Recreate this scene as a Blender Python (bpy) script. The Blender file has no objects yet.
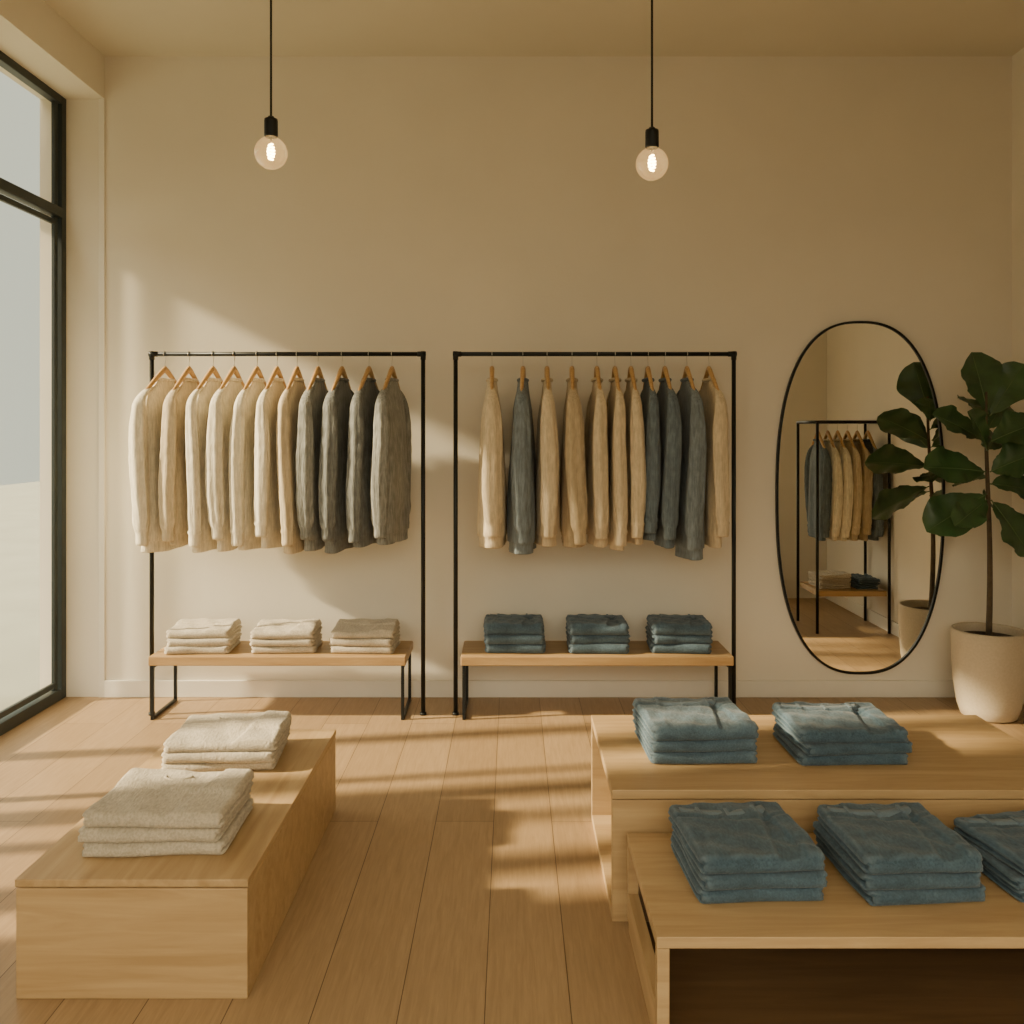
import bpy, bmesh, math, random
from mathutils import Vector, Matrix, noise
random.seed(7)
scene = bpy.context.scene
COL = scene.collection
D = 5.06          # back wall distance
XL, XR = -2.29, 2.81
XW = -2.505       # window plane
ZC = 3.60

# ------------------------------------------------------------------ materials
def new_mat(name):
    m = bpy.data.materials.new(name); m.use_nodes = True
    nt = m.node_tree; b = nt.nodes["Principled BSDF"]
    return m, nt, b
def N(nt, t, **kw):
    n = nt.nodes.new(t)
    for k, v in kw.items(): setattr(n, k, v)
    return n
def simple(name, col, rough=0.6, metal=0.0, var=0.0, scale=8, bump=0.0, bscale=60):
    m, nt, b = new_mat(name)
    b.inputs["Roughness"].default_value = rough
    b.inputs["Metallic"].default_value = metal
    tc = N(nt, "ShaderNodeTexCoord")
    nz = N(nt, "ShaderNodeTexNoise"); nz.inputs["Scale"].default_value = scale; nz.inputs["Detail"].default_value = 4
    nt.links.new(tc.outputs["Object"], nz.inputs["Vector"])
    r = N(nt, "ShaderNodeValToRGB")
    r.color_ramp.elements[0].position = 0.3; r.color_ramp.elements[1].position = 0.7
    r.color_ramp.elements[0].color = tuple(c*(1-var) for c in col)+(1,)
    r.color_ramp.elements[1].color = tuple(min(1, c*(1+var)) for c in col)+(1,)
    nt.links.new(nz.outputs["Fac"], r.inputs["Fac"]); nt.links.new(r.outputs["Color"], b.inputs["Base Color"])
    if bump > 0:
        n2 = N(nt, "ShaderNodeTexNoise"); n2.inputs["Scale"].default_value = bscale; n2.inputs["Detail"].default_value = 3
        nt.links.new(tc.outputs["Object"], n2.inputs["Vector"])
        bp = N(nt, "ShaderNodeBump"); bp.inputs["Strength"].default_value = bump; bp.inputs["Distance"].default_value = 0.01
        nt.links.new(n2.outputs["Fac"], bp.inputs["Height"]); nt.links.new(bp.outputs["Normal"], b.inputs["Normal"])
    return m
def wood(name, c1, c2, axis='X', rough=0.45, s=1.0):
    m, nt, b = new_mat(name)
    b.inputs["Roughness"].default_value = rough
    tc = N(nt, "ShaderNodeTexCoord"); mp = N(nt, "ShaderNodeMapping")
    sc = {'X': (1.2, 14, 14), 'Y': (14, 1.2, 14), 'Z': (14, 14, 1.2)}[axis]
    mp.inputs["Scale"].default_value = tuple(v*s for v in sc)
    nt.links.new(tc.outputs["Object"], mp.inputs["Vector"])
    nz = N(nt, "ShaderNodeTexNoise"); nz.inputs["Scale"].default_value = 1.6; nz.inputs["Detail"].default_value = 7
    nz.inputs["Roughness"].default_value = 0.62; nz.inputs["Distortion"].default_value = 0.7
    nt.links.new(mp.outputs["Vector"], nz.inputs["Vector"])
    r = N(nt, "ShaderNodeValToRGB")
    r.color_ramp.elements[0].position = 0.32; r.color_ramp.elements[1].position = 0.68
    r.color_ramp.elements[0].color = c1+(1,); r.color_ramp.elements[1].color = c2+(1,)
    nt.links.new(nz.outputs["Fac"], r.inputs["Fac"]); nt.links.new(r.outputs["Color"], b.inputs["Base Color"])
    bp = N(nt, "ShaderNodeBump"); bp.inputs["Strength"].default_value = 0.12; bp.inputs["Distance"].default_value = 0.004
    nt.links.new(nz.outputs["Fac"], bp.inputs["Height"]); nt.links.new(bp.outputs["Normal"], b.inputs["Normal"])
    return m
def cloth(name, col, rib=0.4, var=0.12, ribscale=40, worn=None, stripe=0.14, flat=False):
    m, nt, b = new_mat(name)
    b.inputs["Roughness"].default_value = 0.92
    b.inputs["Sheen Weight"].default_value = 0.15
    b.inputs["Specular IOR Level"].default_value = 0.2
    tc = N(nt, "ShaderNodeTexCoord")
    nz = N(nt, "ShaderNodeTexNoise"); nz.inputs["Scale"].default_value = 14; nz.inputs["Detail"].default_value = 8; nz.inputs["Roughness"].default_value = 0.75
    nt.links.new(tc.outputs["Object"], nz.inputs["Vector"])
    r = N(nt, "ShaderNodeValToRGB")
    r.color_ramp.elements[0].position = 0.3; r.color_ramp.elements[1].position = 0.7
    r.color_ramp.elements[0].color = tuple(c*(1-var) for c in col)+(1,)
    r.color_ramp.elements[1].color = tuple(min(1, c*(1+var)) for c in col)+(1,)
    nt.links.new(nz.outputs["Fac"], r.inputs["Fac"])
    mp = N(nt, "ShaderNodeMapping"); mp.inputs["Scale"].default_value = (1, 0.35, 1) if flat else (1, 1, 0.14)
    nt.links.new(tc.outputs["Object"], mp.inputs["Vector"])
    n2 = N(nt, "ShaderNodeTexNoise"); n2.inputs["Scale"].default_value = ribscale*3; n2.inputs["Detail"].default_value = 2
    nt.links.new(mp.outputs["Vector"], n2.inputs["Vector"])
    sr = N(nt, "ShaderNodeMapRange"); sr.inputs["From Min"].default_value = 0.35; sr.inputs["From Max"].default_value = 0.65
    sr.inputs["To Min"].default_value = 1-stripe; sr.inputs["To Max"].default_value = 1+stripe*0.7
    nt.links.new(n2.outputs["Fac"], sr.inputs["Value"])
    ml = N(nt, "ShaderNodeMixRGB", blend_type='MULTIPLY'); ml.inputs["Fac"].default_value = 1.0
    nt.links.new(r.outputs["Color"], ml.inputs["Color1"]); nt.links.new(sr.outputs["Result"], ml.inputs["Color2"])
    out = ml.outputs["Color"]
    if worn:
        ge = N(nt, "ShaderNodeNewGeometry"); wr_ = N(nt, "ShaderNodeMapRange")
        wr_.inputs["From Min"].default_value = 0.51; wr_.inputs["From Max"].default_value = 0.58; wr_.inputs["To Max"].default_value = 0.7
        nt.links.new(ge.outputs["Pointiness"], wr_.inputs["Value"])
        m2 = N(nt, "ShaderNodeMixRGB"); m2.inputs["Color2"].default_value = worn+(1,)
        nt.links.new(wr_.outputs["Result"], m2.inputs["Fac"]); nt.links.new(out, m2.inputs["Color1"]); out = m2.outputs["Color"]
    nt.links.new(out, b.inputs["Base Color"])
    bp = N(nt, "ShaderNodeBump"); bp.inputs["Strength"].default_value = rib; bp.inputs["Distance"].default_value = 0.006
    nt.links.new(n2.outputs["Fac"], bp.inputs["Height"]); nt.links.new(bp.outputs["Normal"], b.inputs["Normal"])
    return m

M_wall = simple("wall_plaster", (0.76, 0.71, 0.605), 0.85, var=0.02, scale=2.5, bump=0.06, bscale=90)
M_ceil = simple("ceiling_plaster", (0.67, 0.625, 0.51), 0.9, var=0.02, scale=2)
M_trim = simple("painted_trim", (0.78, 0.74, 0.65), 0.6, var=0.02)
M_black = simple("black_metal", (0.018, 0.02, 0.02), 0.42, 0.6, var=0.1)
M_frame = simple("window_frame_metal", (0.03, 0.04, 0.04), 0.45, 0.3, var=0.1)
M_steel = simple("brushed_steel", (0.6, 0.57, 0.5), 0.3, 1.0, var=0.05)
M_oakX = wood("oak_veneer_x", (0.38, 0.245, 0.112), (0.52, 0.36, 0.18), 'X')
M_oakY = wood("oak_veneer_y", (0.38, 0.245, 0.112), (0.52, 0.36, 0.18), 'Y')
M_shade = wood("cavity_shade_wood", (0.085, 0.048, 0.020), (0.14, 0.08, 0.035), 'X')  # shade inside the lower table, painted as darker wood
M_bench = wood("bench_oak", (0.34, 0.205, 0.085), (0.47, 0.31, 0.14), 'X')
M_hang = wood("hanger_wood", (0.42, 0.24, 0.09), (0.60, 0.38, 0.16), 'X', s=4)
C = {
 'cream': cloth("cream_knit", (0.77, 0.70, 0.545)),
 'beige': cloth("beige_knit", (0.59, 0.49, 0.335)),
 'tan':   cloth("tan_knit", (0.45, 0.36, 0.23)),
 'grey':  cloth("grey_knit", (0.25, 0.255, 0.235), rib=0.7, var=0.22, stripe=0.28),
 'dgrey': cloth("dark_grey_knit", (0.17, 0.178, 0.17), rib=0.7, var=0.22, stripe=0.28),
 'slate': cloth("slate_blue_knit", (0.12, 0.155, 0.18), rib=0.6, var=0.2, stripe=0.22),
 'blue':  cloth("grey_blue_knit", (0.165, 0.20, 0.222), rib=0.6, var=0.2, stripe=0.22),
 'linen': cloth("oatmeal_wool", (0.49, 0.43, 0.335), rib=0.5, var=0.14, stripe=0.15, flat=True, ribscale=50),
 'denim': cloth("blue_denim", (0.054, 0.092, 0.125), rib=0.45, var=0.35, worn=(0.15, 0.20, 0.24), stripe=0.24, flat=True, ribscale=60),
 'denim2': cloth("mid_blue_denim", (0.070, 0.112, 0.148), rib=0.45, var=0.35, worn=(0.17, 0.22, 0.26), stripe=0.24, flat=True, ribscale=60),
}

# floor planks
def floor_mat():
    m, nt, b = new_mat("oak_floor_planks")
    tc = N(nt, "ShaderNodeTexCoord")
    mp = N(nt, "ShaderNodeMapping"); mp.inputs["Rotation"].default_value = (0, 0, math.radians(90)); mp.inputs["Location"].default_value = (0.35, 0.07, 0)
    nt.links.new(tc.outputs["Object"], mp.inputs["Vector"])
    br = N(nt, "ShaderNodeTexBrick")
    br.offset = 0.37; br.offset_frequency = 2
    br.inputs["Scale"].default_value = 1.0
    br.inputs["Brick Width"].default_value = 3.1; br.inputs["Row Height"].default_value = 0.222
    br.inputs["Mortar Size"].default_value = 0.0015; br.inputs["Mortar Smooth"].default_value = 0.2
    br.inputs["Color1"].default_value = (0.335, 0.222, 0.115, 1); br.inputs["Color2"].default_value = (0.40, 0.272, 0.145, 1)
    br.inputs["Mortar"].default_value = (0.10, 0.058, 0.026, 1); br.inputs["Bias"].default_value = 0.0
    nt.links.new(mp.outputs["Vector"], br.inputs["Vector"])
    mp2 = N(nt, "ShaderNodeMapping"); mp2.inputs["Scale"].default_value = (36, 2.2, 1)
    nt.links.new(tc.outputs["Object"], mp2.inputs["Vector"])
    nz = N(nt, "ShaderNodeTexNoise"); nz.inputs["Scale"].default_value = 2.4; nz.inputs["Detail"].default_value = 9; nz.inputs["Roughness"].default_value = 0.7; nz.inputs["Distortion"].default_value = 0.6
    nt.links.new(mp2.outputs["Vector"], nz.inputs["Vector"])
    r = N(nt, "ShaderNodeValToRGB"); r.color_ramp.elements[0].position = 0.3; r.color_ramp.elements[1].position = 0.7
    r.color_ramp.elements[0].color = (0.78, 0.76, 0.73, 1); r.color_ramp.elements[1].color = (1.1, 1.1, 1.1, 1)
    nt.links.new(nz.outputs["Fac"], r.inputs["Fac"])
    mx = N(nt, "ShaderNodeMixRGB", blend_type='MULTIPLY'); mx.inputs["Fac"].default_value = 1.0
    nt.links.new(br.outputs["Color"], mx.inputs["Color1"]); nt.links.new(r.outputs["Color"], mx.inputs["Color2"])
    nt.links.new(mx.outputs["Color"], b.inputs["Base Color"])
    b.inputs["Roughness"].default_value = 0.42
    bp = N(nt, "ShaderNodeBump"); bp.inputs["Strength"].default_value = 0.25; bp.inputs["Distance"].default_value = 0.003; bp.invert = True
    nt.links.new(br.outputs["Fac"], bp.inputs["Height"]); nt.links.new(bp.outputs["Normal"], b.inputs["Normal"])
    return m
M_floor = floor_mat()

def glass_mat(name, refl=0.06, edge=0.3, tint=(1, 1, 1), emit=0.0, ecol=(1, 0.7, 0.4)):
    m = bpy.data.materials.new(name); m.use_nodes = True
    nt = m.node_tree; nt.nodes.clear()
    o = N(nt, "ShaderNodeOutputMaterial"); t = N(nt, "ShaderNodeBsdfTransparent"); g = N(nt, "ShaderNodeBsdfGlossy")
    t.inputs["Color"].default_value = tint+(1,); g.inputs["Roughness"].default_value = 0.03
    fr = N(nt, "ShaderNodeLayerWeight"); fr.inputs["Blend"].default_value = 0.25
    mr = N(nt, "ShaderNodeMapRange"); mr.inputs["To Min"].default_value = refl; mr.inputs["To Max"].default_value = edge
    nt.links.new(fr.outputs["Facing"], mr.inputs["Value"])
    mx = N(nt, "ShaderNodeMixShader")
    nt.links.new(mr.outputs[0], mx.inputs["Fac"]); nt.links.new(t.outputs[0], mx.inputs[1]); nt.links.new(g.outputs[0], mx.inputs[2])
    out = mx.outputs[0]
    if emit > 0:
        e = N(nt, "ShaderNodeEmission"); e.inputs["Color"].default_value = ecol+(1,); e.inputs["Strength"].default_value = emit
        a = N(nt, "ShaderNodeAddShader"); nt.links.new(out, a.inputs[0]); nt.links.new(e.outputs[0], a.inputs[1]); out = a.outputs[0]
    nt.links.new(out, o.inputs["Surface"])
    return m
M_glass = glass_mat("window_glass", 0.03, 0.10)
M_bulb = glass_mat("bulb_glass", 0.04, 0.75, (1, 0.93, 0.80), emit=0.30, ecol=(1.0, 0.62, 0.24))
def emis(name, col, s):
    m = bpy.data.materials.new(name); m.use_nodes = True
    nt = m.node_tree; nt.nodes.clear(); o = N(nt, "ShaderNodeOutputMaterial"); e = N(nt, "ShaderNodeEmission")
    e.inputs["Color"].default_value = col+(1,); e.inputs["Strength"].default_value = s
    nt.links.new(e.outputs[0], o.inputs["Surface"]); return m
M_fil = emis("glowing_filament", (1, 0.68, 0.28), 40)
M_mirror = simple("mirror_silver", (0.92, 0.92, 0.88), 0.0, 1.0, var=0.0)
M_pot = simple("speckled_ceramic", (0.50, 0.425, 0.31), 0.75, var=0.06, scale=90, bump=0.08, bscale=60)
M_soil = simple("potting_soil", (0.035, 0.022, 0.014), 0.95, var=0.4, scale=50, bump=0.8, bscale=70)
M_trunk = simple("bark", (0.085, 0.06, 0.035), 0.85, var=0.3, scale=25, bump=0.4, bscale=40)
M_leaf = simple("fig_leaf_green", (0.040, 0.092, 0.030), 0.38, var=0.35, scale=7, bump=0.15, bscale=25)
M_vein = simple("leaf_midrib", (0.10, 0.16, 0.06), 0.5, var=0.1)
M_pave = simple("pale_paving", (0.23, 0.235, 0.185), 0.9, var=0.08, scale=1.5)
M_blocker = simple("sun_blocker_mat", (0.55, 0.50, 0.42), 0.9, var=0.05)
M_slat = simple("streak_slat_mat", (0.30, 0.24, 0.17), 0.8, var=0.1)

# ------------------------------------------------------------------ helpers
def link(o, parent=None):
    COL.objects.link(o)
    if parent: o.parent = parent
    return o
def mkobj(name, verts, faces, mat, parent=None, loc=(0, 0, 0), rot=(0, 0, 0), smooth=True, sub=0):
    me = bpy.data.meshes.new(name); me.from_pydata([tuple(v) for v in verts], [], faces); me.update()
    if smooth: me.polygons.foreach_set("use_smooth", [True]*len(me.polygons))
    me.materials.append(mat)
    o = bpy.data.objects.new(name, me); o.location = loc; o.rotation_euler = rot
    return link(o, parent)
def bm_obj(name, bm, mat, parent=None, loc=(0, 0, 0), rot=(0, 0, 0), smooth=False):
    me = bpy.data.meshes.new(name); bm.to_mesh(me); bm.free()
    if smooth: me.polygons.foreach_set("use_smooth", [True]*len(me.polygons))
    me.materials.append(mat)
    o = bpy.data.objects.new(name, me); o.location = loc; o.rotation_euler = rot
    return link(o, parent)
def add_box(bm, x0, x1, y0, y1, z0, z1, bev=0.0):
    r = bmesh.ops.create_cube(bm, size=1.0)
    vs = r['verts']
    for v in vs:
        v.co = Vector((x0+(v.co.x+.5)*(x1-x0), y0+(v.co.y+.5)*(y1-y0), z0+(v.co.z+.5)*(z1-z0)))
    if bev > 0:
        es = list({e for v in vs for e in v.link_edges})
        bmesh.ops.bevel(bm, geom=es, offset=bev, segments=2, affect='EDGES', profile=0.5)
def boxes(name, lst, mat, root=None, bev=0.0):
    off = root.location if root else Vector((0, 0, 0))
    bm = bmesh.new()
    for b in lst: add_box(bm, *b, bev)
    bmesh.ops.translate(bm, vec=-Vector(off), verts=bm.verts)
    return bm_obj(name, bm, mat, root)
def empty(name, loc, label=None, cat=None, group=None, rot=(0, 0, 0)):
    o = bpy.data.objects.new(name, None); o.empty_display_size = 0.1; o.location = loc; o.rotation_euler = rot
    COL.objects.link(o); meta(o, label, cat, group); return o
def meta(o, label=None, cat=None, group=None, kind=None):
    if label: o["label"] = label
    if cat: o["category"] = cat
    if group: o["group"] = group
    if kind: o["kind"] = kind
    return o
def tube_data(pts, rad, seg=10, cap=True):
    pts = [Vector(p) for p in pts]; n = len(pts)
    rads = rad if isinstance(rad, (list, tuple)) else [rad]*n
    verts = []; faces = []
    t0 = (pts[1]-pts[0]).normalized()
    ref = Vector((0, 1, 0)) if abs(t0.y) < 0.9 else Vector((1, 0, 0))
    u = t0.cross(ref).normalized()
    for i in range(n):
        t = (pts[min(i+1, n-1)]-pts[max(i-1, 0)]).normalized()
        u = (u - t*u.dot(t)).normalized(); w = t.cross(u)
        for j in range(seg):
            a = 2*math.pi*j/seg
            verts.append(pts[i]+(u*math.cos(a)+w*math.sin(a))*rads[i])
    for i in range(n-1):
        for j in range(seg):
            k = (j+1) % seg
            faces.append((i*seg+j, i*seg+k, (i+1)*seg+k, (i+1)*seg+j))
    if cap:
        faces.append(tuple(range(seg))[::-1]); faces.append(tuple((n-1)*seg+j for j in range(seg)))
    return verts, faces
def merge_data(parts):
    V = []; F = []
    for v, f in parts:
        o = len(V); V += list(v); F += [tuple(i+o for i in q) for q in f]
    return V, F
def lathe(prof, seg=40):
    V = []; F = []
    for r, z in prof:
        for j in range(seg):
            a = 2*math.pi*j/seg; V.append((r*math.cos(a), r*math.sin(a), z))
    for i in range(len(prof)-1):
        for j in range(seg):
            k = (j+1) % seg; F.append((i*seg+j, i*seg+k, (i+1)*seg+k, (i+1)*seg+j))
    return V, F

# ------------------------------------------------------------------ room shell
def struct(name, lst, mat, label, bev=0.0):
    o = boxes(name, lst, mat, None, bev); meta(o, label, kind="structure"); return o
YF = -1.6
struct("floor", [(XW-0.15, XR+0.1, YF, D+0.1, -0.1, 0)], M_floor, "wide honey oak plank floor")
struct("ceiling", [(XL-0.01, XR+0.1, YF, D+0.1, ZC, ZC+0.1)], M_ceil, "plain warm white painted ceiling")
struct("wall_back", [(XW-0.15, XR+0.1, D, D+0.1, 0, ZC)], M_wall, "warm white plaster wall behind the racks")
struct("wall_right", [(XR, XR+0.1, 2.06, D, 0, ZC)], M_wall, "warm white plaster side wall by the plant")
struct("wall_front", [(2.2, XR+0.1, 1.96, 2.06, 0, ZC), (2.2, 2.3, YF, 1.96, 0, ZC)], M_wall, "warm white plaster return wall seen in the mirror")
YW0 = 2.3
struct("wall_left", [(XW-0.15, XL, YW0, D, 3.36, ZC), (XW-0.15, XL, YF, YW0, 0, ZC)], M_wall, "warm white wall and header around the window")
struct("trim_1", [(XL-0.03, XL+0.004, D-0.012, D, 0.0, 3.36)], M_trim, "slim painted edge beside the window reveal", 0.002)
struct("baseboard_back", [(XL+0.004, XR, D-0.015, D, 0, 0.095)], M_trim, "low painted baseboard along the wall", 0.003)
struct("baseboard_right", [(XR-0.015, XR, 2.06, D-0.015, 0, 0.095)], M_trim, "low painted baseboard along the side wall", 0.003)
# window
wr = empty("window_1", (XW, 3.8, 0)); meta(wr, "tall dark metal framed shopfront window with transom", kind="structure")
fx0, fx1 = XW-0.05, XW
boxes("window_frame", [
    (fx0, fx1, D-0.05, D, 0, 3.36), (fx0, fx1, YW0, YW0+0.06, 0, 3.36),
    (fx0, fx1, YW0+0.06, D-0.05, 3.315, 3.36), (fx0, fx1, YW0+0.06, D-0.05, 0.0, 0.06),
    (fx0-0.0, fx1+0.006, YW0+0.06, D-0.05, 2.68, 2.735), (fx0, fx1, 3.55, 3.60, 0.06, 3.315),
    (fx0+0.015, fx1-0.015, D-0.10, D-0.065, 0.06, 2.68), (fx0+0.015, fx1-0.015, D-0.10, D-0.065, 2.735, 3.315),
    (fx0+0.015, fx1-0.015, YW0+0.06, D-0.10, 0.075, 0.105), (fx0+0.015, fx1-0.015, YW0+0.06, D-0.10, 2.635, 2.665),
    ], M_frame, wr, 0.003)
V = [(-0.025, YW0+0.06-3.8, 0.06), (-0.025, D-0.05-3.8, 0.06), (-0.025, D-0.05-3.8, 3.315), (-0.025, YW0+0.06-3.8, 3.315)]
mkobj("window_pane", V, [(0, 1, 2, 3)], M_glass, wr, smooth=False)
# exterior
o = boxes("pavement", [(-14, XW-0.15, -6, 30, -0.12, -0.02)], M_pave); meta(o, "pale paving outside the window", kind="structure")
bm = bmesh.new()
p = [(-3.55, 3.07), (-2.95, 3.66)]
q = [bm.verts.new((x, y, z)) for (x, z) in p for y in (0.5, 5.0)] + [bm.verts.new((x, y, z+0.03)) for (x, z) in p for y in (0.5, 5.0)]
for f in [(0, 1, 3, 2), (4, 6, 7, 5), (0, 4, 5, 1), (2, 3, 7, 6), (0, 2, 6, 4), (1, 5, 7, 3)]: bm.faces.new([q[i] for i in f])
o = bm_obj("sun_blocker", bm, M_blocker); meta(o, "added unseen sloping panel cutting the sun above the window", kind="structure")  # added out of view to cut off the upper sunlight
o = boxes("streak_slats", [(-3.30, -3.24, y-w/2, y+w/2, -0.02, 3.0) for y, w in ((2.28, .22), (2.62, .16), (3.00, .08), (3.26, .15), (3.98, .10))], M_slat, None, 0.004)  # slats added out of view, only to break the floor sun into streaks
meta(o, "added unseen slats outside the window casting sun streaks", "screen")

# ------------------------------------------------------------------ garment racks
def rail(p0, p1, r): return tube_data([p0, p1], r, 14)
def garment_rack(xl, xr, y, zt, label):
    root = empty("garment_rack", ((xl+xr)/2, y, 0), label, "clothes rack", "black metal clothes racks")
    ox = root.location
    def rel(x, yy, z): return (x-ox.x, yy-ox.y, z)
    V, F = merge_data([rail(rel(xl-0.010, y, zt), rel(xr+0.010, y, zt), 0.0115)])
    mkobj("hanging_rail", V, F, M_black, root)
    for x in (xl, xr):
        V, F = merge_data([rail(rel(x, y, 0.012), rel(x, y, zt), 0.0115)])
        mkobj("post", V, F, M_black, root)
        V, F = merge_data([rail(rel(x, y, zt-0.03), rel(x, y, zt+0.014), 0.0140), rail(rel(x-0.014 if x == xl else x-0.03, y, zt), rel(x+0.03 if x == xl else x+0.014, y, zt), 0.0140)])
        mkobj("corner_joint", V, F, M_black, root)
        V, F = rail(rel(x, y, 0), rel(x, y, 0.014), 0.017)
        mkobj("foot", V, F, M_black, root)
    return root
RY, RZ = 4.74, 1.90
garment_rack(-1.897, -0.468, RY, RZ, "black metal clothes rack holding cream and grey knitwear")
garment_rack(-0.297, 1.168, RY, RZ, "black metal clothes rack holding beige and blue knitwear")

def bench(xl, xr, y0, y1, label, z=0.33):
    root = empty("bench", ((xl+xr)/2, (y0+y1)/2, 0), label, "bench", "low wood and metal benches")
    boxes("seat", [(xl, xr, y0, y1, z-0.048, z)], M_bench, root, 0.004)
    t = 0.016
    for x in (xl+0.008, xr-0.008-t):
        a0, a1 = y0+0.008, y1-0.012
        boxes("leg", [(x, x+t, a0, a0+t, 0, z-0.048), (x, x+t, a1-t, a1, 0, z-0.048), (x, x+t, a0+t, a1-t, 0, t), (x, x+t, a0+t, a1-t, z-0.048-t, z-0.048)], M_black, root, 0.001)
    return root
bench(-1.878, -0.55, 4.645, 5.0, "low oak bench with black loop legs under cream knitwear")
bench(-0.265, 1.145, 4.645, 5.0, "low oak bench with black loop legs holding folded jeans")

# ------------------------------------------------------------------ hangers and sweaters
def make_hanger(x, y, zbar, yaw, group):
    r = empty("clothes_hanger", (x, y, zbar-0.165), "light wooden clothes hanger with steel hook on rail", "hanger", group, (0, 0, yaw))
    pts = []
    for i in range(-10, 11):
        t = i/10; s = abs(t)
        pts.append((0.172*t, 0, 0.088-0.135*(s**1.05)))
    V, F = tube_data(pts, [0.009+0.006*(1-abs(i)/10) for i in range(-10, 11)], 8)
    V = [Vector((v[0], v[1]*0.9, v[2]*1.0)) for v in V]
    mkobj("hanger_arms", V, F, M_hang, r)
    c = 0.165; pts = [(0, 0, 0.088), (0, 0, 0.115), (0.004, 0, 0.13)]
    R = 0.0145
    for k in range(0, 12):
        a = math.radians(-50+k*24)
        pts.append((R*math.cos(a), 0, c+R*math.sin(a)))
    V, F = tube_data(pts, 0.002, 6)
    mkobj("hook", V, F, M_steel, r)
    return r
LBL = {'cream': "cream knitted sweater hanging on the rail", 'beige': "beige knitted sweater hanging on the rail", 'tan': "tan knitted sweater hanging on the rail",
       'grey': "mid grey ribbed knit sweater hanging on the rail", 'dgrey': "dark grey ribbed knit sweater hanging on the rail",
       'slate': "slate blue knit sweater hanging on the rail", 'blue': "grey blue knit sweater hanging on the rail"}
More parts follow.
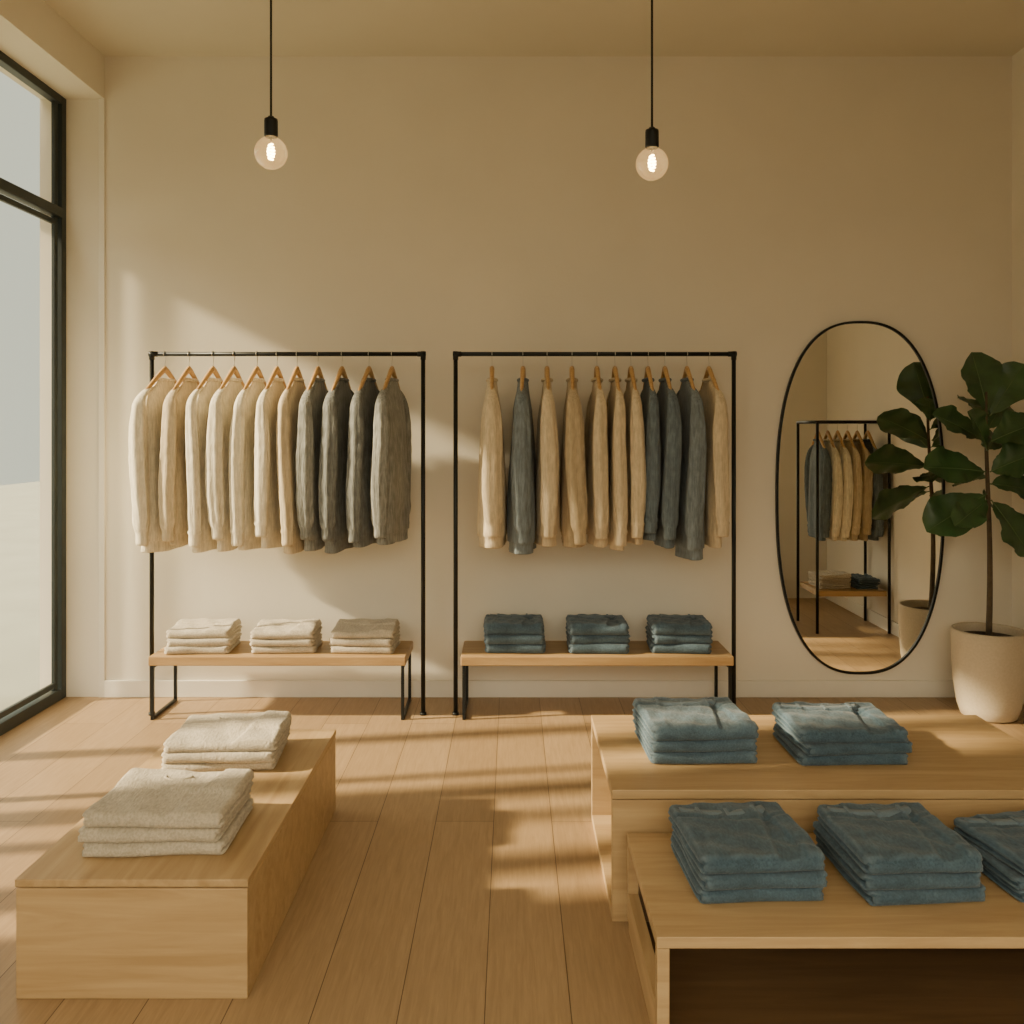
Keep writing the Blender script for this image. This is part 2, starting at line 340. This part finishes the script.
def make_sweater(x, y, zbar, yaw, colr, L, seed, group, sc=1.0, thick=1.0):
    rnd = random.Random(seed)
    mat = C[colr]
    root = empty("sweater", (x, y, zbar-0.165), LBL[colr], "sweater", group, (0, 0, yaw))
    ph = rnd.uniform(0, 6.28); ph2 = rnd.uniform(0, 6.28); k1 = rnd.uniform(16, 24)
    lean = rnd.uniform(-0.008, 0.008)
    prof = [(0.026, 0.060, 0.022), (0.010, 0.076, 0.024), (-0.016, 0.110, 0.026), (-0.045, 0.145, 0.029), (-0.085, 0.168, 0.035), (-0.13, 0.180, 0.041)]
    nz = 20
    for i in range(1, nz+1):
        t = i/nz; z = -0.13-(L-0.13-0.06)*t
        prof.append((z, 0.181+0.010*t, 0.041+0.020*math.sin(min(1, t*1.15)*math.pi*0.5)))
    zb = prof[-1][0]
    prof += [(zb-0.005, 0.185, 0.053), (zb-0.03, 0.184, 0.052), (zb-0.056, 0.186, 0.054), (zb-0.060, 0.181, 0.048), (zb-0.04, 0.173, 0.035)]
    V = []; F = []; seg = 56
    for z, a, b in prof:
        q = max(0, -z/L)
        for j in range(seg):
            an = 2*math.pi*j/seg; c = math.cos(an); s = math.sin(an)
            xx = a*sc*math.copysign(abs(c)**0.70, c); yy = thick*b*math.copysign(abs(s)**0.75, s)
            g = min(1, q*2.5)
            yy += 0.007*q*math.sin(xx*k1+ph)+lean*q
            yy *= 1+0.10*g*math.sin(xx*52+ph2+s*2)
            yy += 0.008*(noise.noise(Vector((xx*7+seed, s*0.8, z*3))))*min(1, q*4)
            zz = z+0.004*q*math.sin(xx*17+ph2)
            V.append((xx, yy, zz))
    for i in range(len(prof)-1):
        for j in range(seg):
            k = (j+1) % seg; F.append((i*seg+j, i*seg+k, (i+1)*seg+k, (i+1)*seg+j))
    mkobj("torso", V, F, mat, root)
    pts = []
    for j in range(25):
        a = 2*math.pi*j/24; pts.append((0.062*math.cos(a), 0.023*math.sin(a), 0.026+0.003*abs(math.cos(a))))
    V, F = tube_data(pts, 0.0095, 8, False)
    mkobj("collar", V, F, mat, root)
    for sgn in (-1, 1):
        Ls = L*rnd.uniform(0.92, 0.98)
        sway = rnd.uniform(-0.028, 0.028)*thick; bulge = rnd.uniform(0.84, 1.0)*(0.5+0.5*thick); outx = rnd.uniform(0.204, 0.216)
        V = []; F = []; seg = 40; n = 56
        e_ph = rnd.uniform(0, 6.28); nf = rnd.choice((2, 3))
        for i in range(n+1):
            t = i/n
            if t < 0.15:
                u = t/0.15; cx = 0.100+(outx-0.100)*math.sin(u*math.pi/2); cz = -0.012-0.108*u**1.4
            else:
                u = (t-0.15)/0.85; cx = outx+0.012*math.sin(u*math.pi)-0.008*u; cz = -0.12-(Ls-0.12)*u
            cy = sway*max(0, t-0.1)+0.006*math.sin(t*5+e_ph)*min(1, t*3)+lean*t
            w = [(0, 0.010), (0.06, 0.022), (0.14, 0.036), (0.25, 0.044), (0.45, 0.048), (0.70, 0.048), (0.86, 0.045), (0.905, 0.040), (0.920, 0.030), (0.99, 0.031), (1.0, 0.028)]
            for a, b in zip(w, w[1:]):
                if a[0] <= t <= b[0]+1e-9:
                    f = (t-a[0])/(b[0]-a[0]); ry = a[1]+(b[1]-a[1])*f; break
            ry *= bulge if t < 0.9 else 1
            rx = ry*0.75 if t > 0.1 else 0.018
            tw = e_ph+t*1.4
            am = min(1, t*4)*(1 if t < 0.9 else 0.2)
            for j in range(seg):
                an = 2*math.pi*j/seg; c = math.cos(an); s = math.sin(an)
                nn = 1+0.10*noise.noise(Vector((c*1.3+seed*3.1+sgn, s*1.3, t*5)))*am+0.07*math.sin(an*nf+tw)*am+0.06*math.sin(an*6+tw*2)*am
                nn += 0.045*am*math.sin(t*44+an*2+e_ph)*max(0, (t-0.5)/0.5)
                nn += 0.030*am*math.sin(t*60-an*3+e_ph*2)*math.exp(-((t-0.42)/0.10)**2)
                if t > 0.915: nn *= 1+0.04*math.sin(an*14)
                V.append((sgn*(cx+rx*c*nn), cy+ry*s*nn, cz))
        for i in range(n):
            for j in range(seg):
                k = (j+1) % seg; F.append((i*seg+j, i*seg+k, (i+1)*seg+k, (i+1)*seg+j))
        F.append(tuple(range(seg))[::-1]); F.append(tuple(n*seg+j for j in range(seg)))
        mkobj("sleeve", V, F, mat, root)
    return root

rack1 = [(165,'cream',.86,-.24,1.0),(189,'beige',.82,-.14,.8),(213,'cream',.86,-.18,.8),(234,'cream',.85,-.14,.75),(257,'cream',.85,-.13,.75),(277,'cream',.84,-.10,.7),(297,'beige',.86,-.08,.8),
         (318,'grey',.85,-.10,.8),(342,'dgrey',.86,-.12,.9),(369,'dgrey',.83,-.16,.75),(392,'grey',.82,-.14,.95)]
rack2 = [(492,'beige',.84,.02,1.15),(523,'blue',.87,-.06,1.15),(547,'beige',.83,.0,.9),(572,'tan',.83,-.04,1.05),(597,'beige',.83,.0,.85),(615,'beige',.85,.01,.62),(631,'beige',.82,.01,.62),
         (648,'slate',.80,.0,.62),(665,'slate',.84,.02,.68),(687,'blue',.90,.04,.85),(709,'beige',.83,.07,.8)]
sd = 1
for lst, g in ((rack1, "knitwear on the cream and grey rack"), (rack2, "knitwear on the beige and blue rack")):
    for px, c, L, yaw, th in lst:
        x = (px-512)*RY/900
        yw = math.radians(90)+yaw
        make_hanger(x, RY, RZ, yw, "wooden hangers, "+g)
        make_sweater(x, RY, RZ, yw, c, L, sd, g, thick=th); sd += 1

# ------------------------------------------------------------------ folded garments
def slab(w, d, h, seed, top=None, nx=56, ny=46, nzz=8, r=None, puff=1.0):
    r = r or h*0.47
    idx = {}; V = []; F = []
    def vid(p):
        k = (round(p[0], 5), round(p[1], 5), round(p[2], 5))
        if k not in idx: idx[k] = len(V); V.append(Vector(p))
        return idx[k]
    def face(fn, na, nb, flip):
        g = [[vid(fn(i/na*2-1, j/nb*2-1)) for j in range(nb+1)] for i in range(na+1)]
        for i in range(na):
            for j in range(nb):
                q = (g[i][j], g[i+1][j], g[i+1][j+1], g[i][j+1])
                F.append(q[::-1] if flip else q)
    face(lambda a, b: (a, b, 1), nx, ny, False); face(lambda a, b: (a, b, -1), nx, ny, True)
    face(lambda a, b: (a, -1, b), nx, nzz, False); face(lambda a, b: (a, 1, b), nx, nzz, True)
    face(lambda a, b: (1, a, b), ny, nzz, False); face(lambda a, b: (-1, a, b), ny, nzz, True)
    out = []
    rc = 0.030
    for v in V:
        p = Vector((v.x*w/2, v.y*d/2, v.z*h/2))
        qx = max(-w/2+rc, min(w/2-rc, p.x)); qy = max(-d/2+rc, min(d/2-rc, p.y))
        dd = Vector((p.x-qx, p.y-qy)); m = dd.length; mm = max(abs(dd.x), abs(dd.y))
        if m > 1e-6: dd = dd*(mm/m)
        p.x = qx+dd.x; p.y = qy+dd.y
        e = max(abs(v.x), abs(v.y))
        q = Vector((max(-w/2+r, min(w/2-r, p.x)), max(-d/2+r, min(d/2-r, p.y)), max(-h/2+r, min(h/2-r, p.z))))
        dv = p-q
        if dv.length > 1e-7:
            lim = min(r, max(abs(dv.x), abs(dv.y), abs(dv.z)))
            p = q+dv.normalized()*lim
        side = max(0, (e-0.93)/0.07)
        groove = math.exp(-(v.z/0.22)**2)*side
        fr = 0.0 if v.y < -0.97 else 0.8
        k = 1-0.022*groove*fr/(w/2)*1.0
        p.x *= k; p.y *= k
        nzv = noise.noise(Vector((p.x*6+seed*5.3, p.y*6, seed)))
        nz2 = noise.noise(Vector((p.x*22+seed*3, p.y*22, p.z*30)))
        p.x += 0.010*puff*noise.noise(Vector((p.y*6, p.z*12+seed, 3.1)))
        p.y += 0.010*puff*noise.noise(Vector((p.x*6, p.z*12+seed, 7.7)))
        zt = (v.z*0.5+0.5)
        p.z += (0.007*nzv+0.0018*nz2)*zt*puff
        p.z += h/2
        if top and v.z > 0.5: p.z += top(p.x/(w/2), p.y/(d/2))*min(1, (1-e)/0.08+0.25)
        out.append(p)
    return out, F
def sm(t): t = max(0, min(1, t)); return t*t*(3-2*t)
def top_sweater(x, y):
    z = 0.009*sm((x*0.25+y-0.05)/0.06)
    z += 0.007*sm((x-0.15*y-0.35)/0.06)
    z += 0.0035*math.sin(x*9+y*4)*0.5
    return z
def top_jeans(x, y):
    z = 0.010*sm((0.15*y-x+0.42)/0.06)
    z += 0.009*sm((x-0.60+0.1*y)/0.06)
    z -= 0.006*math.exp(-((y-0.28-0.25*x*x)/0.04)**2)
    z += 0.003*math.exp(-((x+0.62-0.1*y)/0.03)**2)
    z += 0.003*math.exp(-((y+0.35+0.5*(x-0.1))/0.03)**2)*sm((x+0.1)/0.1)
    z += 0.002*math.sin(y*11+x*5)+0.0018*math.sin(x*13-y*6)
    return z
SM = {}
def folded(kind, w, d, h, variant, istop):
    key = (kind, w, d, h, variant, istop)
    if key not in SM:
        fn = (top_sweater if kind == 'sweater' else top_jeans) if istop else None
        V, F = slab(w, d, h, variant*1.7+w*10, fn, puff=1.1 if kind == 'sweater' else 0.85)
        me = bpy.data.meshes.new("folded"); me.from_pydata([tuple(v) for v in V], [], F); me.update()
        me.polygons.foreach_set("use_smooth", [True]*len(me.polygons)); SM[key] = me
    return SM[key]
def stack(kind, x, y, z, w, d, h, n, rot, seed, matk, group, label):
    rnd = random.Random(seed)
    for i in range(n):
        istop = (i == n-1)
        me = folded(kind, w, d, h, rnd.randint(0, 3), istop)
        name = "folded_sweater" if kind == 'sweater' else "folded_jeans"
        me2 = me.copy(); me2.materials.clear(); me2.materials.append(C[matk])
        rz = rot+rnd.uniform(-0.05, 0.05)
        lx, ly = x+rnd.uniform(-.008, .008), y+rnd.uniform(-.008, .008)
        root = empty(name, (lx, ly, z+i*h*0.985), label, "folded "+("sweater" if kind == 'sweater' else "jeans"), group, (0, 0, rz))
        body = bpy.data.objects.new("folded_body", me2); link(body, root)
        if kind == 'jeans' and istop:
            def strip(cx0, cx1, cy, wd, th, bow, zoff, nn=20):
                V = []; F = []
                for a in range(nn+1):
                    t = a/nn; xx = cx0+(cx1-cx0)*t; yy = cy-bow*(1-(2*t-1)**2)
                    for (dy, dz) in ((-wd/2, 0), (-wd/2+0.003, th), (wd/2-0.003, th), (wd/2, 0)):
                        V.append((xx, yy+dy, h+zoff+dz+0.002*math.sin(t*math.pi)))
                for a in range(nn):
                    for b in range(3):
                        F.append((a*4+b, (a+1)*4+b, (a+1)*4+b+1, a*4+b+1))
                F.append((0, 1, 2, 3)); e = nn*4; F.append((e+3, e+2, e+1, e))
                return V, F
            V, F = strip(-w*0.42, w*0.30, d*0.35, 0.036, 0.016, 0.035, -0.004)
            mkobj("waistband", V, F, C[matk], root)
            for t in (-0.28, -0.05, 0.2):
                yb = d*0.35-0.035*(1-((t+0.06)/0.36)**2)
                bm = bmesh.new(); add_box(bm, t*w-0.005, t*w+0.005, yb-0.024, yb+0.022, h+0.005, h+0.0170, 0.001)
                bm_obj("belt_loop", bm, C[matk], root)
        elif kind == 'sweater' and istop:
            pts = [(w*0.10*math.cos(a)-w*0.05, d*0.30+0.03*math.sin(a), h+0.0085) for a in [math.pi+math.pi*k/12 for k in range(13)]]
            V, F = tube_data(pts, 0.004, 8)
            mkobj("neckline", V, F, C[matk], root)
G1 = "folded knits on the bench"; G2 = "folded jeans on the bench"; G3 = "folded sweaters on the display box"; G4 = "folded jeans on the display tables"
for i, px in enumerate((206, 287, 366)):
    x = (px-512)*4.85/900
    stack('sweater', x, 4.825, 0.33, 0.345, 0.27, 0.040, 3, 0.03*(1-i), 10+i, 'linen', G1, "oatmeal folded sweater stacked on the low bench")
for i, px in enumerate((515, 597, 677)):
    x = (px-512)*4.85/900
    stack('jeans', x, 4.825, 0.33, 0.325, 0.27, 0.050, 3, 0.02*(1-i), 20+i, 'denim2', G2, "blue folded jeans stacked on the low bench")

# ------------------------------------------------------------------ display box
r = empty("display_box", (-1.005, 2.94, 0), "solid oak veneer display box holding oatmeal sweaters", "display box")
boxes("body", [(-1.308, -0.697, 2.372, 3.558, 0.0, 0.292)], M_oakX, r, 0.003)
boxes("top_board", [(-1.310, -0.695, 2.370, 3.560, 0.296, 0.316)], M_oakY, r, 0.002)
stack('sweater', -1.005, 2.66, 0.316, 0.405, 0.33, 0.038, 3, 0.02, 31, 'linen', G3, "oatmeal folded wool sweater stacked on display box")
stack('sweater', -1.025, 3.26, 0.316, 0.395, 0.31, 0.034, 3, 0.03, 32, 'linen', G3, "oatmeal folded wool sweater stacked on display box")
# display tables
def table(name, x0, x1, y0, y1, z, label, front):
    r = empty(name, ((x0+x1)/2, (y0+y1)/2, 0), label, "display table", "nested oak display tables")
    t = 0.028
    boxes("tabletop", [(x0, x1, y0, y1, z-t, z)], M_oakX, r, 0.002)
    if front:
        boxes("base_board", [(x0+0.001, x1-0.001, y0+t, y1-t, 0.0, t)], M_oakX, r, 0.001)
        boxes("back_panel", [(x0+0.001, x1-0.001, y1-t, y1-0.001, 0, z-t-0.001)], M_oakX, r, 0.001)
        boxes("front_panel", [(x0+0.001, x1-0.001, y0+0.001, y0+t, 0, z-t-0.003)], M_oakX, r, 0.001)
    else:
        boxes("base_board", [(x0+0.032, x1-0.032, y0+t, y1-t, 0.0, t)], M_shade, r, 0.001)
        boxes("back_panel", [(x0+0.032, x1-0.032, y1-t, y1-0.001, t, z-t-0.001)], M_shade, r, 0.001)
        for x in (x0+0.001, x1-0.031):
            boxes("leg", [(x, x+0.03, y0+0.001, y0+t, 0, z-t-0.001)], M_oakX, r, 0.001)
            boxes("leg", [(x, x+0.03, y1-t, y1-0.001, t, z-t-0.001)], M_oakX, r, 0.001)
            boxes("side_rail", [(x, x+0.03, y0+t+0.001, y1-t-0.001, 0, 0.11)], M_oakY, r, 0.001)
    return r
table("display_table", 0.305, 1.79, 2.745, 3.47, 0.402, "taller open-ended oak display table with folded jeans", True)
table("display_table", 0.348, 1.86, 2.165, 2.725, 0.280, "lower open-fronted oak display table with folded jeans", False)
LJ = "blue folded jeans stacked on the oak display table"
stack('jeans', 0.618, 3.10, 0.402, 0.365, 0.33, 0.042, 3, 0.03, 41, 'denim2', G4, LJ)
stack('jeans', 1.125, 3.10, 0.402, 0.37, 0.32, 0.036, 3, 0.05, 42, 'denim', G4, LJ)
stack('jeans', 0.635, 2.48, 0.280, 0.34, 0.35, 0.039, 3, 0.06, 43, 'denim', G4, LJ)
stack('jeans', 1.053, 2.48, 0.280, 0.325, 0.35, 0.039, 3, 0.08, 44, 'denim', G4, LJ)
stack('jeans', 1.458, 2.49, 0.280, 0.34, 0.31, 0.032, 3, 0.14, 45, 'denim', G4, LJ)

# ------------------------------------------------------------------ mirror
mx, mz = (859.5-512)/178, 1.5-(497.5-430)/178
r = empty("wall_mirror", (mx, D, mz), "tall oval wall mirror with thin black frame", "mirror")
def sup(a, b, n=2.5, seg=160):
    P = []
    for j in range(seg):
        an = 2*math.pi*j/seg; c = math.cos(an); s = math.sin(an)
        P.append((a*math.copysign(abs(c)**(2/n), c), b*math.copysign(abs(s)**(2/n), s)))
    return P
a, b = 0.473, 0.990
outer = sup(a, b); inner = sup(a-0.013, b-0.013)
V = []; F = []; n = len(outer)
for (ring, y) in ((outer, -0.002), (outer, -0.022), (inner, -0.022), (inner, -0.010)):
    V += [(p[0], y, p[1]) for p in ring]
for k in range(3):
    for j in range(n):
        q = (j+1) % n; F.append((k*n+j, k*n+q, (k+1)*n+q, (k+1)*n+j))
mkobj("mirror_frame", V, F, M_black, r, smooth=False)
V = [(p[0], -0.014, p[1]) for p in inner]
mkobj("mirror_glass", V, [tuple(range(n))], M_mirror, r, smooth=False)

# ------------------------------------------------------------------ pendants
def pendant(px, py, depth, label):
    x = (px-512)*depth/900; z = 1.5+(430-py)*depth/900
    r = empty("pendant_lamp", (x, depth, ZC), label, "pendant lamp", "bare bulb pendant lamps")
    zb = z-ZC
    V, F = tube_data([(0, 0, 0), (0, 0, zb+0.10)], 0.0042, 8); mkobj("cord", V, F, M_black, r)
    V, F = lathe([(0.0, 0), (0.05, 0), (0.05, -0.02), (0.045, -0.025), (0, -0.025)], 32); mkobj("ceiling_rose", V, F, M_black, r, smooth=False)
    V, F = lathe([(0.0, zb+0.135), (0.010, zb+0.133), (0.014, zb+0.126), (0.0235, zb+0.123), (0.0245, zb+0.116), (0.0245, zb+0.062), (0.021, zb+0.056), (0, zb+0.056)], 28)
    mkobj("lamp_holder", V, F, M_black, r)
    R = 0.059; prof = []
    for k in range(25):
        th = math.pi*k/24*0.86
        prof.append((R*math.sin(th), -R*math.cos(th)))
    prof += [(0.020, 0.060)]
    V, F = lathe([(max(0.0005, a), b+zb) for a, b in prof], 40); mkobj("bulb", V, F, M_bulb, r)
    pts = []
    for k in range(61):
        t = k/60; rr_ = 0.006+0.006*math.sin(t*math.pi)
        pts.append((rr_*math.cos(t*math.pi*2*5), rr_*math.sin(t*math.pi*2*5), zb-0.024+0.055*t))
    V, F = tube_data(pts, 0.0036, 6); mkobj("filament", V, F, M_fil, r)
    V, F = tube_data([(0, 0, zb+0.056), (0, 0, zb+0.03)], 0.004, 8); mkobj("filament_stem", V, F, M_steel, r)
    l = bpy.data.lights.new("bulb_light", 'POINT'); l.energy = 8; l.color = (1, 0.68, 0.36); l.shadow_soft_size = 0.014
    lo = bpy.data.objects.new("bulb_light", l); lo.location = (0, 0, zb); link(lo, r)
pendant(271, 153, 3.27, "clear globe bulb on a thin black cord")
pendant(652, 164, 3.27, "clear globe bulb on a thin black cord")

# ------------------------------------------------------------------ plant
PX, PY = 2.50, 4.72
r = empty("potted_fig_tree", (PX, PY, 0), "fiddle leaf fig in a pale ceramic pot beside mirror", "potted plant")
V, F = lathe([(0, 0), (0.118, 0), (0.135, 0.010), (0.152, 0.06), (0.168, 0.16), (0.177, 0.28), (0.180, 0.40), (0.180, 0.445), (0.177, 0.455), (0.167, 0.455), (0.163, 0.445), (0.160, 0.40)], 56)
mkobj("pot", V, F, M_pot, r)
V, F = lathe([(0, 0.425), (0.06, 0.422), (0.12, 0.418), (0.1615, 0.41)], 40); mkobj("soil", V, F, M_soil, r)
tp = []
for k in range(16):
    t = k/15; tp.append((0.012*math.sin(t*5)-0.005*t, 0.008*math.sin(t*4), 0.40+1.30*t))
V, F = tube_data(tp, [0.016-0.009*(k/15) for k in range(16)], 10)
mkobj("trunk", V, F, M_trunk, r)
def pxp(px, py, dy):
    d = PY+dy
    return Vector(((px-512)*d/900-PX, dy, 1.5+(430-py)*d/900))
RIBS = []
def leaf(base, tip, width, roll, curl):
    base = Vector(base); tip = Vector(tip); ax = (tip-base); Ln = ax.length; ax.normalize()
    up = Vector((0, -0.85, 0.5)); side = ax.cross(up)
    if side.length < 0.1: side = ax.cross(Vector((1, 0, 0)))
    side.normalize(); side = Matrix.Rotation(roll, 3, ax) @ side
    nrm = side.cross(ax).normalized()
    V = []; F = []; nt_, ns = 24, 10
    mid = []
    for i in range(nt_+1):
        t = i/nt_
        tt = max(0, (t-0.06)/0.94)
        w = 0.5*width*(max(0, 1-(2*tt-1)**2)**0.55)*(0.60+0.46*sm((tt-0.15)/0.5)) if 0 < tt < 1 else 0
        w = max(w, 0.003 if t < 0.99 else 0.001)
        for j in range(ns+1):
            s = j/ns*2-1
            p = base+ax*(Ln*t)+side*(w*s)
            z = 0.24*abs(s)**1.1*w + curl*(-(t*t))*Ln + 0.12*w*math.sin(t*17+s*2)*abs(s)
            z += 0.003*math.sin((t*9-abs(s)*1.4)*6.28)*abs(s)**0.5
            V.append(p+nrm*z)
            if j == ns//2: mid.append(p+nrm*(z+0.001))
    for i in range(nt_):
        for j in range(ns):
            q = i*(ns+1)+j; F.append((q, q+1, q+ns+2, q+ns+1))
    RIBS.append(tube_data(mid, [0.0035-0.0028*i/nt_ for i in range(nt_+1)], 6))
    return V, F
L_ = [
 ((988,414,0),(974,352,-.03),.25,.1,.05), ((990,416,0),(1024,362,-.02),.22,-.2,.1), ((988,420,0),(962,392,.14),.16,.5,.15),
 ((986,442,0),(938,410,-.05),.21,.3,.12), ((990,442,0),(1036,420,-.10),.22,-.3,.12), ((987,452,0),(980,412,-.16),.18,.2,.2),
 ((986,472,0),(930,462,-.10),.24,.2,.14), ((990,472,0),(1032,452,-.14),.22,-.2,.12), ((990,484,0),(1038,488,.02),.22,-.3,.1),
 ((987,494,0),(928,528,-.06),.25,.2,.10), ((987,500,0),(960,520,-.20),.16,.1,.15), ((991,500,0),(1034,554,-.08),.26,-.2,.08),
 ((987,478,0),(955,480,.18),.18,.3,.15), ((988,450,0),(1000,430,.20),.18,0,.15), ((987,505,0),(1000,500,.22),.17,0,.2), ((987,430,0),(1008,396,.16),.16,0,.15),
]
parts = [leaf(pxp(*b_), pxp(*t_), w_, ro, cu) for b_, t_, w_, ro, cu in L_]
V, F = merge_data(parts)
mkobj("foliage", V, F, M_leaf, r)
V, F = merge_data(RIBS)
mkobj("leaf_midribs", V, F, M_vein, r)

# ------------------------------------------------------------------ rack reflected in mirror (stands out of frame)
def shelf_rack():
    x0, x1, y0, y1 = 2.25, 2.78, D-2.05, D-1.60
    r = empty("shelf_rack", ((x0+x1)/2, (y0+y1)/2, 0), "black metal four-post clothes rack with oak shelf", "clothes rack")
    o = r.location; ZT = 1.56
    rr = lambda x, y, z: (x-o.x, y-o.y, z)
    for x in (x0, x1):
        for y in (y0, y1):
            V, F = rail(rr(x, y, 0), rr(x, y, ZT), 0.011); mkobj("post", V, F, M_black, r)
    V, F = merge_data([rail(rr(x0, y, ZT), rr(x1, y, ZT), 0.011) for y in (y0, y1, (y0+y1)/2)]+[rail(rr(x, y0, ZT), rr(x, y1, ZT), 0.011) for x in (x0, x1)])
    mkobj("hanging_rail", V, F, M_black, r)
    boxes("shelf", [(x0+0.012, x1-0.012, y0+0.012, y1-0.012, 0.27, 0.31)], M_bench, r, 0.003)
    yc = (y0+y1)/2
    for i, (c, xx) in enumerate((('slate', 2.71), ('tan', 2.63), ('beige', 2.555), ('cream', 2.48), ('cream', 2.405), ('slate', 2.33))):
        make_hanger(xx, yc, ZT, math.radians(90)+0.02, "hangers on the four-post rack")
        make_sweater(xx, yc, ZT, math.radians(90)+0.02, c, 0.72, 90+i, "knitwear on the four-post rack", 0.85, 0.6)
    stack('sweater', 2.42, yc, 0.31, 0.25, 0.27, 0.033, 3, 0, 76, 'linen', "folded clothes on the rack shelf", "oatmeal folded sweater on the rack shelf")
    stack('jeans', 2.66, yc, 0.31, 0.18, 0.27, 0.033, 2, 0, 77, 'denim', "folded clothes on the rack shelf", "blue folded jeans on the rack shelf")
shelf_rack()

# ------------------------------------------------------------------ lights
w = bpy.data.worlds.new("World"); scene.world = w; w.use_nodes = True
nt = w.node_tree; bg = nt.nodes["Background"]
tc = N(nt, "ShaderNodeTexCoord"); sx = N(nt, "ShaderNodeSeparateXYZ"); nt.links.new(tc.outputs["Generated"], sx.inputs[0])
mr = N(nt, "ShaderNodeMapRange"); mr.inputs["From Min"].default_value = 0.1; mr.inputs["From Max"].default_value = 0.75
nt.links.new(sx.outputs["Y"], mr.inputs["Value"])
mz_ = N(nt, "ShaderNodeMapRange"); mz_.inputs["From Min"].default_value = 0.0; mz_.inputs["From Max"].default_value = 0.38
mz_.inputs["To Min"].default_value = 0.10; mz_.inputs["To Max"].default_value = 2.25
nt.links.new(sx.outputs["Z"], mz_.inputs["Value"])
fm = N(nt, "ShaderNodeMixRGB", blend_type='MULTIPLY'); fm.inputs["Fac"].default_value = 1.0
fm.inputs["Color1"].default_value = (2.25, 2.02, 1.48, 1); nt.links.new(mz_.outputs["Result"], fm.inputs["Color2"])
mx_ = N(nt, "ShaderNodeMixRGB"); mx_.inputs["Color2"].default_value = (0.84, 0.86, 0.66, 1)
nt.links.new(fm.outputs["Color"], mx_.inputs["Color1"])
nt.links.new(mr.outputs["Result"], mx_.inputs["Fac"]); nt.links.new(mx_.outputs["Color"], bg.inputs["Color"])
bg.inputs["Strength"].default_value = 1.0
sl = bpy.data.lights.new("sun", 'SUN'); sl.energy = 15.0; sl.color = (1, 0.81, 0.50); sl.angle = math.radians(2.2)
so = bpy.data.objects.new("sun", sl); so.rotation_euler = Vector((1, 0.15, -0.50)).to_track_quat('-Z', 'Y').to_euler(); link(so)

# ------------------------------------------------------------------ camera
cd = bpy.data.cameras.new("camera"); cd.sensor_width = 36; cd.lens = 36*900/1024; cd.shift_y = -82/1024
co = bpy.data.objects.new("camera", cd); co.location = (0, 0, 1.5); co.rotation_euler = (math.radians(90), 0, 0); link(co)
scene.camera = co
